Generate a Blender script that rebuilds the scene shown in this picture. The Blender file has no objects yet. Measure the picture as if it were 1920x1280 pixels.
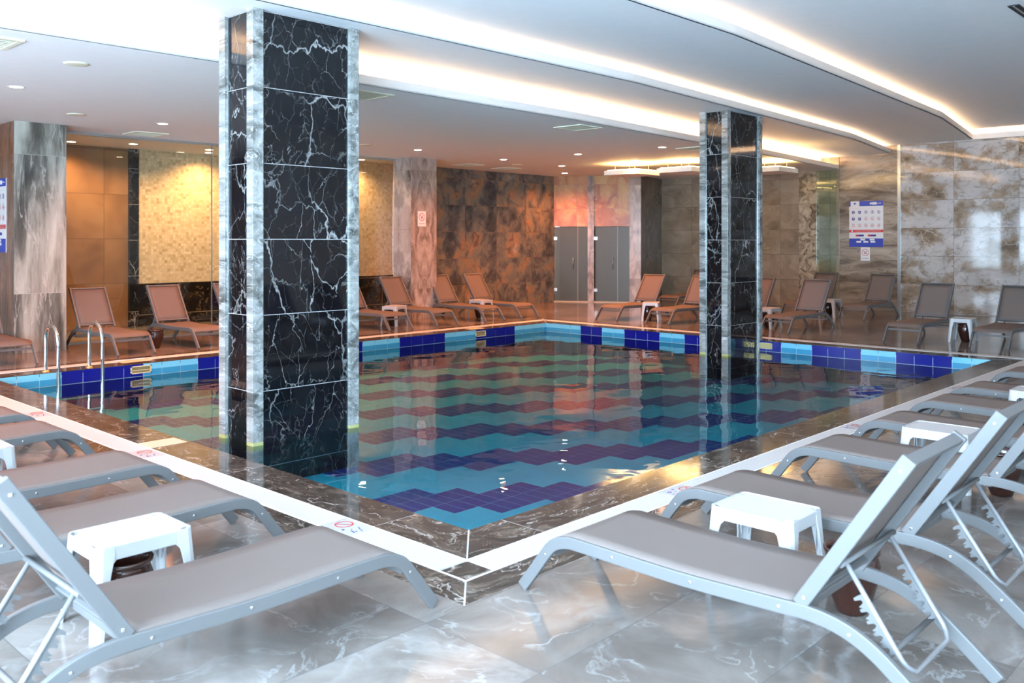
import bpy, bmesh, math, random
from mathutils import Vector, Matrix
random.seed(7)
PI = math.pi
SC = bpy.context.scene
COL = SC.collection

# ------------------------------------------------------------------ camera
cam = bpy.data.cameras.new('camera')
cam.sensor_width = 36.0
cam.lens = 1680.5 / 1920 * 36.0
cam.shift_y = -(640 - 451.7) / 1920.0
cam.clip_start = 0.05
cam.clip_end = 200
cam.dof.use_dof = True
cam.dof.focus_distance = 9.5
cam.dof.aperture_fstop = 3.2
camo = bpy.data.objects.new('camera', cam)
COL.objects.link(camo)
camo.location = (-3.9835, -4.1359, 1.85)
camo.rotation_euler = (PI / 2, 0, math.radians(43.311) - PI / 2)
SC.camera = camo

# ------------------------------------------------------------------ view + world
SC.view_settings.view_transform = 'Standard'
SC.view_settings.look = 'None'
SC.view_settings.gamma = 1
SC.view_settings.use_curve_mapping = False
SC.view_settings.exposure = 0.35
SC.cycles.use_denoising = True
SC.cycles.sample_clamp_indirect = 6
SC.cycles.max_bounces = 8
SC.cycles.transparent_max_bounces = 12
W = bpy.data.worlds.new('world')
SC.world = W
W.use_nodes = True
bg = W.node_tree.nodes['Background']
bg.inputs[0].default_value = (0.80, 0.92, 1.0, 1)
bg.inputs[1].default_value = 2.2

# ------------------------------------------------------------------ daylight at the window walls (behind and beside the camera)
def area(name, loc, rot, sx, sy, col, en):
    L = bpy.data.lights.new(name, 'AREA')
    L.shape = 'RECTANGLE'; L.size = sx; L.size_y = sy
    L.color = col; L.energy = en
    o = bpy.data.objects.new(name, L); COL.objects.link(o)
    o.location = loc; o.rotation_euler = rot
    return o
DAY = (0.54, 0.765, 1.0)
area('daylight', (-6.7, -2.9, 1.9), (0, -PI / 2, 0), 3.0, 7.0, DAY, 3100)
area('daylight', (-6.7, 5.7, 1.9), (0, -PI / 2, 0), 3.0, 9.8, DAY, 600)
WARM = (1.0, 0.29, 0.08)
COVE = (1.0, 0.60, 0.33)

# ------------------------------------------------------------------ mesh helpers
def V(*a): return Vector(a)
def box(bm, x0, x1, y0, y1, z0, z1):
    v = [bm.verts.new((x, y, z)) for z in (z0, z1) for y in (y0, y1) for x in (x0, x1)]
    for f in ((0, 2, 3, 1), (4, 5, 7, 6), (0, 1, 5, 4), (2, 6, 7, 3), (0, 4, 6, 2), (1, 3, 7, 5)):
        bm.faces.new([v[i] for i in f])
def prism(bm, poly, a, b, axis='x'):
    """poly of 2d points extruded along axis from a to b"""
    def P(p, t):
        if axis == 'x': return (t, p[0], p[1])
        if axis == 'y': return (p[0], t, p[1])
        return (p[0], p[1], t)
    A = [bm.verts.new(P(p, a)) for p in poly]
    B = [bm.verts.new(P(p, b)) for p in poly]
    n = len(poly)
    bm.faces.new(A); bm.faces.new(B[::-1])
    for i in range(n):
        j = (i + 1) % n
        bm.faces.new((A[i], B[i], B[j], A[j]))
def ribbon(bm, path, h, a, b):
    """path of (y,z) swept as a flat bar of height h between x=a and x=b"""
    up = []; dn = []
    n = len(path)
    for i, p in enumerate(path):
        q0 = path[max(i - 1, 0)]; q1 = path[min(i + 1, n - 1)]
        t = Vector((q1[0] - q0[0], q1[1] - q0[1])).normalized()
        nn = Vector((-t.y, t.x)) * h / 2
        up.append((p[0] + nn.x, p[1] + nn.y)); dn.append((p[0] - nn.x, p[1] - nn.y))
    rows = []
    for u, d in zip(up, dn):
        rows.append([bm.verts.new(q) for q in ((a, u[0], u[1]), (b, u[0], u[1]), (b, d[0], d[1]), (a, d[0], d[1]))])
    bm.faces.new(rows[0][::-1]); bm.faces.new(rows[-1])
    for r, s in zip(rows, rows[1:]):
        for k in range(4):
            l = (k + 1) % 4
            bm.faces.new((r[k], r[l], s[l], s[k]))
def tube(bm, pts, r, seg=10, cap=True):
    pts = [Vector(p) for p in pts]
    n = len(pts); rings = []
    ref = None
    for i, p in enumerate(pts):
        t = (pts[min(i + 1, n - 1)] - pts[max(i - 1, 0)]).normalized()
        if ref is None:
            ref = Vector((0, 0, 1)) if abs(t.z) < .9 else Vector((1, 0, 0))
        a = (ref - t * ref.dot(t)).normalized(); ref = a
        b = t.cross(a)
        rings.append([bm.verts.new(p + (a * math.cos(2 * PI * k / seg) + b * math.sin(2 * PI * k / seg)) * r) for k in range(seg)])
    for A, B in zip(rings, rings[1:]):
        for k in range(seg):
            l = (k + 1) % seg
            f = bm.faces.new((A[k], A[l], B[l], B[k])); f.smooth = True
    if cap:
        bm.faces.new(rings[0][::-1]); bm.faces.new(rings[-1])
def lathe(bm, prof, seg=24, c=(0, 0)):
    rings = []
    for r, z in prof:
        if r < 1e-5: rings.append([bm.verts.new((c[0], c[1], z))])
        else: rings.append([bm.verts.new((c[0] + r * math.cos(2 * PI * k / seg), c[1] + r * math.sin(2 * PI * k / seg), z)) for k in range(seg)])
    for A, B in zip(rings, rings[1:]):
        for k in range(seg):
            l = (k + 1) % seg
            if len(A) == 1 and len(B) == 1: continue
            if len(A) == 1: f = bm.faces.new((A[0], B[l], B[k]))
            elif len(B) == 1: f = bm.faces.new((A[k], A[l], B[0]))
            else: f = bm.faces.new((A[k], A[l], B[l], B[k]))
            f.smooth = True
def smooth_path(p, n=6):
    """Catmull-Rom through 2d/3d points"""
    out = []
    P = [Vector(q) for q in p]
    for i in range(len(P) - 1):
        a = P[max(i - 1, 0)]; b = P[i]; c = P[i + 1]; d = P[min(i + 2, len(P) - 1)]
        for k in range(n):
            t = k / n
            out.append(0.5 * ((2 * b) + (c - a) * t + (2 * a - 5 * b + 4 * c - d) * t * t + (3 * b - a - 3 * c + d) * t ** 3))
    out.append(P[-1])
    return [tuple(q) for q in out]
def obj(name, bm, m, parent=None, bevel=0, seg=2):
    bmesh.ops.recalc_face_normals(bm, faces=bm.faces)
    me = bpy.data.meshes.new(name); bm.to_mesh(me); bm.free()
    if m: me.materials.append(m)
    o = bpy.data.objects.new(name, me); COL.objects.link(o)
    if parent: o.parent = parent
    if bevel:
        b = o.modifiers.new('bevel', 'BEVEL'); b.width = bevel; b.segments = seg; b.limit_method = 'ANGLE'; b.angle_limit = math.radians(40)
    return o
def new(): return bmesh.new()
def tag(o, label, cat, group=None, kind=None):
    o['label'] = label; o['category'] = cat
    if group: o['group'] = group
    if kind: o['kind'] = kind
    return o
def thing(name, label, cat, loc=(0, 0, 0), rz=0, group=None):
    o = bpy.data.objects.new(name, None); COL.objects.link(o)
    o.empty_display_size = .1
    o.location = loc; o.rotation_euler = (0, 0, rz)
    return tag(o, label, cat, group)
def struct(name, bm, m, bevel=0):
    o = obj(name, bm, m, None, bevel); o['kind'] = 'structure'; return o
def dup(root, loc, rz, label):
    r = root.copy(); COL.objects.link(r); r.location = loc; r.rotation_euler = (0, 0, rz); r['label'] = label
    for ch in list(root.children):
        c = ch.copy(); COL.objects.link(c); c.parent = r
        for g in list(ch.children):
            d = g.copy(); COL.objects.link(d); d.parent = c
    return r

# ------------------------------------------------------------------ material helpers
class N:
    def __init__(s, name):
        s.m = bpy.data.materials.new(name); s.m.use_nodes = True
        s.t = s.m.node_tree; s.t.nodes.clear()
        s.out = s.t.nodes.new('ShaderNodeOutputMaterial')
    def n(s, typ, **k):
        x = s.t.nodes.new('ShaderNode' + typ)
        for a, b in k.items(): setattr(x, a, b)
        return x
    def l(s, a, b): s.t.links.new(a, b)
    def set(s, inp, v):
        if isinstance(v, bpy.types.NodeSocket): s.l(v, inp)
        elif v is not None: inp.default_value = v
    def math(s, op, a, b=None, c=None):
        x = s.n('Math', operation=op); s.set(x.inputs[0], a); s.set(x.inputs[1], b)
        if c is not None: s.set(x.inputs[2], c)
        return x.outputs[0]
    def noise(s, vec, scale, detail=4, rough=.5, dist=0):
        x = s.n('TexNoise'); s.l(vec, x.inputs['Vector'])
        x.inputs['Scale'].default_value = scale; x.inputs['Detail'].default_value = detail
        x.inputs['Roughness'].default_value = rough; x.inputs['Distortion'].default_value = dist
        return x
    def ramp(s, f, stops):
        x = s.n('ValToRGB'); s.l(f, x.inputs[0])
        e = x.color_ramp.elements
        while len(e) < len(stops): e.new(.5)
        for q, (p, c) in zip(e, stops):
            q.position = p; q.color = (c[0], c[1], c[2], 1) if not isinstance(c, (int, float)) else (c, c, c, 1)
        return x.outputs[0]
    def mix(s, f, a, b, blend='MIX'):
        x = s.n('Mix', data_type='RGBA', blend_type=blend)
        s.set(x.inputs[0], f)
        for i, v in ((6, a), (7, b)):
            if isinstance(v, bpy.types.NodeSocket): s.l(v, x.inputs[i])
            else: x.inputs[i].default_value = (v[0], v[1], v[2], 1)
        return x.outputs[2]
    def uv(s, axis):
        tc = s.n('TexCoord'); sp = s.n('SeparateXYZ'); s.l(tc.outputs['Object'], sp.inputs[0])
        u, v = {'X': (1, 2), 'Y': (0, 2), 'Z': (0, 1)}[axis]
        return sp.outputs[u], sp.outputs[v], sp, tc
    def comb(s, a, b, c=0.0):
        x = s.n('CombineXYZ'); s.set(x.inputs[0], a); s.set(x.inputs[1], b); s.set(x.inputs[2], c); return x.outputs[0]
    def bsdf(s, col, rough=.5, metal=0, spec=None, **k):
        b = s.n('BsdfPrincipled')
        if isinstance(col, bpy.types.NodeSocket): s.l(col, b.inputs['Base Color'])
        else: b.inputs['Base Color'].default_value = (col[0], col[1], col[2], 1)
        s.set(b.inputs['Roughness'], rough); b.inputs['Metallic'].default_value = metal
        if spec is not None: b.inputs['Specular IOR Level'].default_value = spec
        for a, v in k.items(): s.set(b.inputs[a], v)
        s.l(b.outputs[0], s.out.inputs[0]); return b
    def tilegrid(s, u, v, tile, w):
        pu, pv, ou, ov = tile
        uu = s.math('DIVIDE', s.math('SUBTRACT', u, ou), pu); vv = s.math('DIVIDE', s.math('SUBTRACT', v, ov), pv)
        cu = s.math('FLOOR', uu); cv = s.math('FLOOR', vv)
        ju = s.math('GREATER_THAN', s.math('ABSOLUTE', s.math('SUBTRACT', s.math('FRACT', uu), .5)), .5 - w / 2 / pu)
        jv = s.math('GREATER_THAN', s.math('ABSOLUTE', s.math('SUBTRACT', s.math('FRACT', vv), .5)), .5 - w / 2 / pv)
        return cu, cv, s.math('MAXIMUM', ju, jv), uu, vv

def plain(name, col, rough=.5, metal=0, spec=None, noise=0.0, **k):
    s = N(name)
    if noise:
        tc = s.n('TexCoord'); nz = s.noise(tc.outputs['Object'], 6, 3)
        c = s.mix(nz.outputs[0], [x * (1 - noise) for x in col], [x * (1 + noise) for x in col])
        s.bsdf(c, rough, metal, spec, **k)
    else: s.bsdf(col, rough, metal, spec, **k)
    return s.m

def marble(name, axis, ramp, scale=1.0, dist=1.5, detail=6, stretch=(1, 1), rot=0, veins=(), tile=None, jw=.006,
           jcol=(.5, .45, .4), rough=.12, pertile=True, mirror=False, swirl=.6, spec=.5, ts=7.3, stain=None):
    s = N(name)
    u, v, sp, tc = s.uv(axis)
    off = None; joint = None
    if tile:
        cu, cv, joint, uu, vv = s.tilegrid(u, v, tile, jw)
        if mirror:   # book-matched slabs
            fu = s.math('PINGPONG', uu, 1.0); fv = s.math('PINGPONG', vv, 1.0)
            u2 = s.math('MULTIPLY', fu, tile[0]); v2 = s.math('MULTIPLY', fv, tile[1])
            u, v = u2, v2
            cu = s.math('FLOOR', s.math('DIVIDE', uu, 2.0)); cv = s.math('FLOOR', s.math('DIVIDE', vv, 2.0))
        wn = s.n('TexWhiteNoise', noise_dimensions='2D'); s.l(s.comb(cu, cv), wn.inputs['Vector'])
        if pertile:
            sc = s.n('VectorMath', operation='SCALE'); s.l(wn.outputs['Color'], sc.inputs[0]); sc.inputs['Scale'].default_value = ts
            off = sc.outputs[0]
    depth = sp.outputs[{'X': 0, 'Y': 1, 'Z': 2}[axis]]
    vec = s.comb(s.math('MULTIPLY', u, stretch[0]), s.math('MULTIPLY', v, stretch[1]), s.math('MULTIPLY', depth, .6))
    mp = s.n('Mapping'); s.l(vec, mp.inputs[0]); mp.inputs['Rotation'].default_value = (0, 0, rot)
    vec = mp.outputs[0]
    if off is not None:
        ad = s.n('VectorMath', operation='ADD'); s.l(vec, ad.inputs[0]); s.l(off, ad.inputs[1]); vec = ad.outputs[0]
    # domain warp
    wz = s.noise(vec, scale * .8, 3, .5)
    w1 = s.n('VectorMath', operation='SUBTRACT'); s.l(wz.outputs['Color'], w1.inputs[0]); w1.inputs[1].default_value = (.5, .5, .5)
    w2 = s.n('VectorMath', operation='SCALE'); s.l(w1.outputs[0], w2.inputs[0]); w2.inputs['Scale'].default_value = swirl
    w3 = s.n('VectorMath', operation='ADD'); s.l(vec, w3.inputs[0]); s.l(w2.outputs[0], w3.inputs[1])
    vec = w3.outputs[0]
    base = s.noise(vec, scale, detail, .6, dist)
    col = s.ramp(base.outputs[0], ramp)
    for (vs, width, vc, amt, seed, vd) in veins:
        if vd < 0:
            a = s.n('VectorMath', operation='ADD'); s.l(vec, a.inputs[0]); a.inputs[1].default_value = (seed, seed * 2, seed)
            j1 = s.noise(a.outputs[0], vs * 2.2, 4, .6)
            j2 = s.n('VectorMath', operation='SCALE'); s.l(j1.outputs['Color'], j2.inputs[0]); j2.inputs['Scale'].default_value = .45 / vs
            j3 = s.n('VectorMath', operation='ADD'); s.l(a.outputs[0], j3.inputs[0]); s.l(j2.outputs[0], j3.inputs[1])
            vo = s.n('TexVoronoi', feature='DISTANCE_TO_EDGE'); s.l(j3.outputs[0], vo.inputs['Vector']); vo.inputs['Scale'].default_value = vs
            mk = s.ramp(vo.outputs[0], [(0, 1.0), (width, 0.0)])
            br = s.noise(a.outputs[0], vs * 1.1, 3)
            col = s.mix(s.math('MULTIPLY', s.math('MULTIPLY', mk, s.ramp(br.outputs[0], [(.40, 0.0), (.62, 1.0)])), amt), col, vc)
            continue
        a = s.n('VectorMath', operation='ADD'); s.l(vec, a.inputs[0]); a.inputs[1].default_value = (seed, seed * 2, seed)
        vn = s.noise(a.outputs[0], vs, vd, .55, .4)
        rd = s.math('ABSOLUTE', s.math('SUBTRACT', vn.outputs[0], .5))
        mk = s.ramp(rd, [(0, 1.0), (width, 0.0)])
        br = s.noise(a.outputs[0], vs * 1.7, 2)
        mk2 = s.math('MULTIPLY', mk, s.ramp(br.outputs[0], [(.42, 0.0), (.58, 1.0)]))
        col = s.mix(s.math('MULTIPLY', mk2, amt), col, vc)
    if joint is not None: col = s.mix(s.math('MULTIPLY', joint, .8), col, jcol)
    if stain:
        z0, z1, sc_ = stain
        g = s.math('MULTIPLY', s.math('GREATER_THAN', sp.outputs[2], z0), s.math('LESS_THAN', sp.outputs[2], z1))
        col = s.mix(s.math('MULTIPLY', g, .75), col, sc_)
    s.bsdf(col, rough, 0, spec)
    return s.m

# ------------------------------------------------------------------ materials
M = {}
M['paint'] = plain('ceiling_paint', (.88, .90, .90), .65, noise=.03)
M['white'] = plain('white_paint', (.85, .83, .80), .6)
M['floor'] = marble('deck_marble', 'Z', [(.25, (.095, .078, .067)), (.45, (.155, .130, .114)), (.60, (.22, .19, .17)), (.75, (.32, .29, .27))],
                    scale=1.0, dist=.5, stretch=(1, 1.0), rot=.6, tile=(1.46, .735, .35, -.12), jw=.005, jcol=(.10, .10, .10), rough=.12,
                    swirl=1.0, veins=[(1.4, .05, (.42, .42, .42), .22, 3.1, -1), (1.9, .012, (.42, .42, .42), .45, 9.2, 9)], spec=.35)
def coping(name, ax, st, rot=0):
    return marble(name, 'Z', [(.30, (.026, .018, .014)), (.5, (.062, .045, .035)), (.63, (.12, .09, .07)), (.8, (.25, .21, .18))],
                  scale=2.4, dist=1.6, stretch=st, rot=rot, tile=(1.9, 9.0, .3, -4.0) if ax == 'x' else (9.0, 1.9, -4.0, .5), jw=.006,
                  jcol=(.45, .42, .4), rough=.09, swirl=.9, veins=[(2.2, .012, (.6, .55, .5), .7, 1.7, 5), (5, .01, (.35, .28, .2), .6, 4.7, 3)])
M['copx'] = coping('dark_coping_marble', 'x', (1, 2))
M['copy'] = coping('dark_coping_marble', 'y', (2, 1))
BLACKRAMP = [(.3, (.002, .002, .003)), (.6, (.005, .005, .007)), (.85, (.018, .017, .018))]
BV = [(.9, .010, (.50, .50, .49), .7, 2.3, -1), (2.2, .012, (.26, .26, .25), .8, 6.1, -1), (.6, .0030, (.42, .42, .40), .75, 4.4, 8), (1.3, .003, (.28, .28, .27), .7, 7.4, 8), (6.0, .02, (.10, .10, .10), .6, 8.4, -1)]
M['blkY'] = marble('black_marble', 'Y', BLACKRAMP, 1.0, .4, swirl=.25, stretch=(1.25, .8), rot=.5, veins=BV, tile=(20, .765, -9.77, 1.868), jw=.007, jcol=(.45, .45, .45), rough=.05, ts=3)
M['blkX'] = marble('black_marble', 'X', BLACKRAMP, 1.0, .4, swirl=.25, stretch=(1.25, .8), rot=.5, veins=BV, tile=(20, .765, -9.77, 1.868), jw=.007, jcol=(.45, .45, .45), rough=.05, ts=3)
GR = [(.27, (.045, .045, .040)), (.40, (.13, .135, .125)), (.52, (.27, .275, .26)), (.72, (.44, .45, .43))]
M['post'] = marble('grey_striped_marble', 'Y', GR, 1.2, 1.2, stretch=(3.0, 3.6), rot=.5, swirl=1.0, veins=[(3, .02, (.75, .77, .75), .6, 2, 4)],
                   tile=(20, 1.53, -9.77, .34), jw=.004, jcol=(.3, .3, .3), rough=.12, stain=(-.25, -.155, (.50, .48, .14)))
M['steel'] = plain('brushed_trim', (.55, .60, .60), .25, .9)
# walls
M['wA'] = marble('light_beige_marble', 'X', [(.30, (.10, .075, .05)), (.42, (.30, .23, .16)), (.48, (.37, .32, .27)), (.53, (.50, .48, .46)), (.72, (.62, .61, .60))],
                 scale=1.4, dist=.2, detail=10, stretch=(.9, 1.2), tile=(1.48, .72, .33, .02), mirror=False, jw=.010, jcol=(.16, .13, .10), rough=.05, swirl=.35,
                 veins=[(3.4, .03, (.10, .08, .06), .6, 5.5, 8), (2.2, .03, (.72, .71, .70), .5, 2.5, -1)], spec=.7)
M['wB'] = marble('brown_banded_marble', 'X', [(.30, (.05, .04, .033)), (.42, (.18, .14, .105)), (.54, (.33, .27, .21)), (.70, (.47, .41, .34))],
                 scale=.9, dist=.8, detail=9, stretch=(.8, 3.2), tile=(1.6, 1.44, 4.68, -.1), jw=.010, jcol=(.2, .16, .12), rough=.12, swirl=1.3,
                 veins=[(1.6, .02, (.09, .07, .055), .8, 5.5, 6)], spec=.6)
M['wC'] = marble('olive_brown_marble', 'X', [(.28, (.19, .145, .10)), (.50, (.30, .24, .175)), (.68, (.40, .33, .25))],
                 scale=.9, dist=1.0, stretch=(1, 1.3), rot=.5, tile=(1.48, .72, .60, .02), jw=.008, jcol=(.09, .07, .05), rough=.15, swirl=1.5,
                 veins=[(.9, .008, (.42, .34, .22), .8, 5.5, 5)])
M['wCb'] = marble('brecciated_brown_marble', 'X', [(.30, (.06, .045, .03)), (.42, (.24, .18, .12)), (.52, (.42, .34, .24)), (.7, (.60, .51, .39))],
                  scale=2.4, dist=1.6, swirl=1.1, tile=(1.48, 1.44, .60, .02), jw=.008, jcol=(.1, .08, .05), rough=.15)
M['wDk'] = marble('dark_brown_marble', 'Y', [(.28, (.07, .055, .04)), (.50, (.14, .112, .085)), (.75, (.24, .195, .145))],
                  scale=.9, dist=1.2, swirl=1.5, stretch=(1, .7), tile=(1.6, 1.44, .4, 0.02), jw=.008, jcol=(.06, .05, .04), rough=.15,
                  veins=[(1.3, .012, (.34, .27, .16), .7, 5.5, 5)])
M['slate'] = marble('slate_tile', 'Y', [(.30, (.035, .040, .045)), (.43, (.10, .105, .105)), (.50, (.17, .165, .145)), (.56, (.22, .185, .14)), (.62, (.30, .17, .09)), (.72, (.34, .31, .27))],
                    scale=1.6, dist=.4, detail=9, stretch=(1.1, .9), rot=.8, tile=(1.25, .73, .55, -.09), jw=.010, jcol=(.20, .14, .09), rough=.2, swirl=.45,
                    veins=[(2.2, .014, (.33, .22, .14), .5, 5.5, 5), (1.5, .05, (.05, .055, .07), .7, 1.2, 3)])
M['rust'] = marble('rust_marble', 'Y', [(.28, (.26, .085, .03)), (.45, (.42, .16, .05)), (.58, (.52, .30, .09)), (.75, (.50, .38, .26))],
                   scale=1.2, dist=1.3, stretch=(1, .9), rot=.9, tile=(1.25, .73, -.55, -.09), jw=.008, jcol=(.2, .12, .08), rough=.22, swirl=1.1,
                   veins=[(1.4, .010, (.55, .40, .26), .6, 5.5, 5)])
PR = [(.30, (.05, .048, .040)), (.42, (.14, .135, .115)), (.52, (.32, .315, .27)), (.70, (.52, .52, .46))]
M['pilL'] = marble('grey_striped_slab', 'Y', PR, .9, .3, 9, stretch=(3.4, .55), rot=-.28, swirl=.45, tile=(5, 2.3, -1, .98), jw=.008, jcol=(.4, .38, .33), rough=.14,
                   veins=[(1.5, .02, (.52, .50, .45), .6, 4, 5)])
M['pilR'] = marble('rosy_grey_slab', 'Y', [(.30, (.08, .062, .052)), (.42, (.22, .17, .145)), (.53, (.38, .31, .27)), (.70, (.58, .50, .44))],
                   .9, 1.2, stretch=(2.6, 1.0), rot=-.1, swirl=1.7, tile=(.42, 1.4, 9.7, .72), jw=.008, jcol=(.3, .22, .17), rough=.16, mirror=True,
                   veins=[(1.6, .02, (.45, .36, .30), .6, 4, 5)])
M['pilRx'] = marble('rosy_grey_slab', 'X', [(.30, (.08, .062, .052)), (.42, (.22, .17, .145)), (.53, (.38, .31, .27)), (.70, (.58, .50, .44))],
                    .9, 1.2, stretch=(2.6, 1.0), rot=-.1, swirl=1.7, tile=(.5, 1.4, 12.0, .72), jw=.008, jcol=(.3, .22, .17), rough=.16, mirror=True,
                    veins=[(1.6, .02, (.45, .36, .30), .6, 4, 5)])
M['redX'] = marble('reddish_brown_marble', 'X', [(.3, (.085, .03, .015)), (.5, (.19, .075, .04)), (.75, (.30, .15, .09))], .9, 1.2, stretch=(4, .7), swirl=1.2, rough=.15,
                   veins=[(1.6, .02, (.40, .25, .16), .5, 4, 5)])
M['bronze'] = marble('bronze_panel', 'Y', [(.3, (.17, .085, .035)), (.5, (.27, .145, .06)), (.75, (.36, .215, .10))], .8, .4, 3, tile=(.76, .94, 3.071, .955), jw=.010,
                     jcol=(.07, .045, .03), rough=.25, swirl=.5)
# mosaic
def mosaic():
    s = N('beige_mosaic'); u, v, sp, tc = s.uv('Y')
    cu, cv, j, _, _ = s.tilegrid(u, v, (.062, .062, 0, 0), .005)
    wn = s.n('TexWhiteNoise', noise_dimensions='2D'); s.l(s.comb(cu, cv), wn.inputs['Vector'])
    big = s.noise(s.comb(u, v), 14, 2)
    c = s.ramp(wn.outputs['Value'], [(0, (.30, .20, .09)), (.12, (.46, .35, .19)), (.5, (.58, .46, .28)), (.85, (.66, .55, .36)), (1, (.74, .64, .46))])
    c = s.mix(s.math('MULTIPLY', j, .55), c, (.38, .28, .16))
    c = s.mix(.35, c, s.ramp(big.outputs[0], [(.3, (.45, .34, .18)), (.7, (.68, .58, .4))]))
    s.bsdf(c, .35); return s.m
M['mosaic'] = mosaic()
M['blkW'] = marble('black_wainscot_tile', 'Y', [(.3, (.006, .005, .004)), (.6, (.015, .012, .01)), (.8, (.08, .06, .035))], 2.2, 1.8, tile=(.96, .68, 3.58, -.43), jw=.012,
                   jcol=(.35, .27, .17), rough=.08, swirl=1.2, veins=[(2.5, .02, (.25, .18, .09), .6, 4, 5)])
# pool tiles
LT = (.055, .36, .50); DK = (.006, .009, .17)
def pool_floor():
    s = N('pool_floor_tile'); u, v, sp, tc = s.uv('Z')
    U = .302
    uu = s.math('DIVIDE', u, U); vv = s.math('DIVIDE', v, U)
    row = s.math('FLOOR', vv)                       # left ends: row 11 -> 6.25, 10 -> 8.25, 9 -> 9.25, 8 -> 11.25 ...
    k = s.math('SUBTRACT', 11.0, row)
    half = s.math('FLOOR', s.math('DIVIDE', s.math('ADD', k, 1.0), 2.0))
    L = s.math('ADD', s.math('ADD', k, half), 6.2)
    ph = s.math('FLOORED_MODULO', s.math('SUBTRACT', uu, L), 9.0)
    dark = s.math('LESS_THAN', ph, 4.0)
    c = s.mix(dark, (.035, .55, .74), (.010, .016, .26))
    cu, cv, j, _, _ = s.tilegrid(u, v, (U / 2, U, .2 * U, 0), .010)
    wn = s.n('TexWhiteNoise', noise_dimensions='2D'); s.l(s.comb(cu, cv), wn.inputs['Vector'])
    c = s.mix(s.math('MULTIPLY', wn.outputs['Value'], .12), c, (.02, .05, .12))
    jc = s.mix(dark, (.07, .58, .74), (.34, .50, .62))
    c = s.mix(s.math('MULTIPLY', j, .8), c, jc)
    s.bsdf(c, .3); return s.m
M['pfloor'] = pool_floor()
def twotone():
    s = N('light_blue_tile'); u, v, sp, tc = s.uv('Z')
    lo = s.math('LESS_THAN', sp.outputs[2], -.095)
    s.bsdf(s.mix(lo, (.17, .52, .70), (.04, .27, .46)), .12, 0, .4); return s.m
M['tl'] = twotone()
M['td'] = plain('cobalt_tile', (.006, .009, .20), .15, 0, .25)
M['grout'] = plain('pale_grout', (.62, .72, .74), .6)
def water():
    s = N('water'); 
    tr = s.n('BsdfTransparent'); tr.inputs[0].default_value = (.74, .93, .97, 1)
    gl = s.n('BsdfGlossy'); gl.inputs['Roughness'].default_value = .0; gl.inputs[0].default_value = (1, 1, 1, 1)
    fr = s.n('Fresnel'); fr.inputs[0].default_value = 1.32
    tc = s.n('TexCoord'); mp = s.n('Mapping'); s.l(tc.outputs['Object'], mp.inputs[0]); mp.inputs['Scale'].default_value = (1, 1, 1)
    n1 = s.noise(mp.outputs[0], 1.1, 2, .4, .6); n2 = s.noise(mp.outputs[0], 3.2, 1, .4, .2)
    h = s.math('ADD', n1.outputs[0], s.math('MULTIPLY', n2.outputs[0], .16))
    b = s.n('Bump'); b.inputs['Strength'].default_value = 1.0; b.inputs['Distance'].default_value = .011
    s.l(h, b.inputs['Height']); s.l(b.outputs[0], gl.inputs['Normal']); s.l(b.outputs[0], fr.inputs['Normal'])
    mx = s.n('MixShader'); s.l(fr.outputs[0], mx.inputs[0]); s.l(tr.outputs[0], mx.inputs[1]); s.l(gl.outputs[0], mx.inputs[2])
    s.l(mx.outputs[0], s.out.inputs[0]); return s.m
M['water'] = water()
def grate():
    s = N('white_grating'); return s
def grate_mat(axis):
    s = N('white_grating'); u, v, sp, tc = s.uv('Z')
    a = u if axis == 'x' else v
    f = s.math('FRACT', s.math('DIVIDE', a, .026))
    g = s.math('LESS_THAN', f, .27)
    c = s.mix(g, (.62, .61, .60), (.28, .28, .28))
    s.bsdf(c, .45); return s.m
M['gx'] = grate_mat('x'); M['gy'] = grate_mat('y')
M['frame'] = plain('grey_powder_coated_aluminium', (.115, .115, .115), .45, .05, .35)
def sling():
    s = N('taupe_mesh_fabric'); tc = s.n('TexCoord')
    w1 = s.n('TexWave', wave_type='BANDS', bands_direction='X'); s.l(tc.outputs['Object'], w1.inputs[0]); w1.inputs['Scale'].default_value = 90
    w2 = s.n('TexWave', wave_type='BANDS', bands_direction='Y'); s.l(tc.outputs['Object'], w2.inputs[0]); w2.inputs['Scale'].default_value = 90
    f = s.math('MULTIPLY', w1.outputs[0], w2.outputs[0])
    c = s.mix(f, (.135, .108, .096), (.172, .142, .128))
    s.bsdf(c, .75, 0, .25); return s.m
M['sling'] = sling()
M['screw'] = plain('steel_screw', (.9, .9, .92), .15, 1)
M['tubeS'] = plain('support_tube_grey', (.22, .22, .225), .35, .2)
M['plastic'] = plain('white_plastic', (.44, .44, .44), .35, 0, .5)
M['pot'] = plain('brown_glazed_ceramic', (.035, .012, .008), .15, 0, .6)
M['post2'] = plain('satin_profile', (.24, .24, .21), .45, .3)
M['chrome'] = plain('chrome', (.8, .8, .8), .05, 1)
M['brass'] = plain('brass', (.55, .42, .18), .3, .8)
M['cream'] = plain('cream_plate', (.60, .52, .36), .4)
M['dark'] = plain('dark_recess', (.02, .02, .02), .6)
M['vent'] = plain('cream_vent_metal', (.78, .78, .60), .5)
M['signw'] = plain('sign_white', (.82, .80, .80), .4)
M['signb'] = plain('sign_blue', (.025, .06, .42), .4)
M['signr'] = plain('sign_red', (.62, .03, .035), .4)
M['signk'] = plain('sign_ink', (.04, .04, .05), .5)
M['signg'] = plain('sign_small_print', (.55, .55, .58), .5)
M['signp'] = plain('sign_pale_red', (.62, .25, .26), .5)
M['signn'] = plain('sign_navy', (.03, .035, .25), .5)
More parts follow.
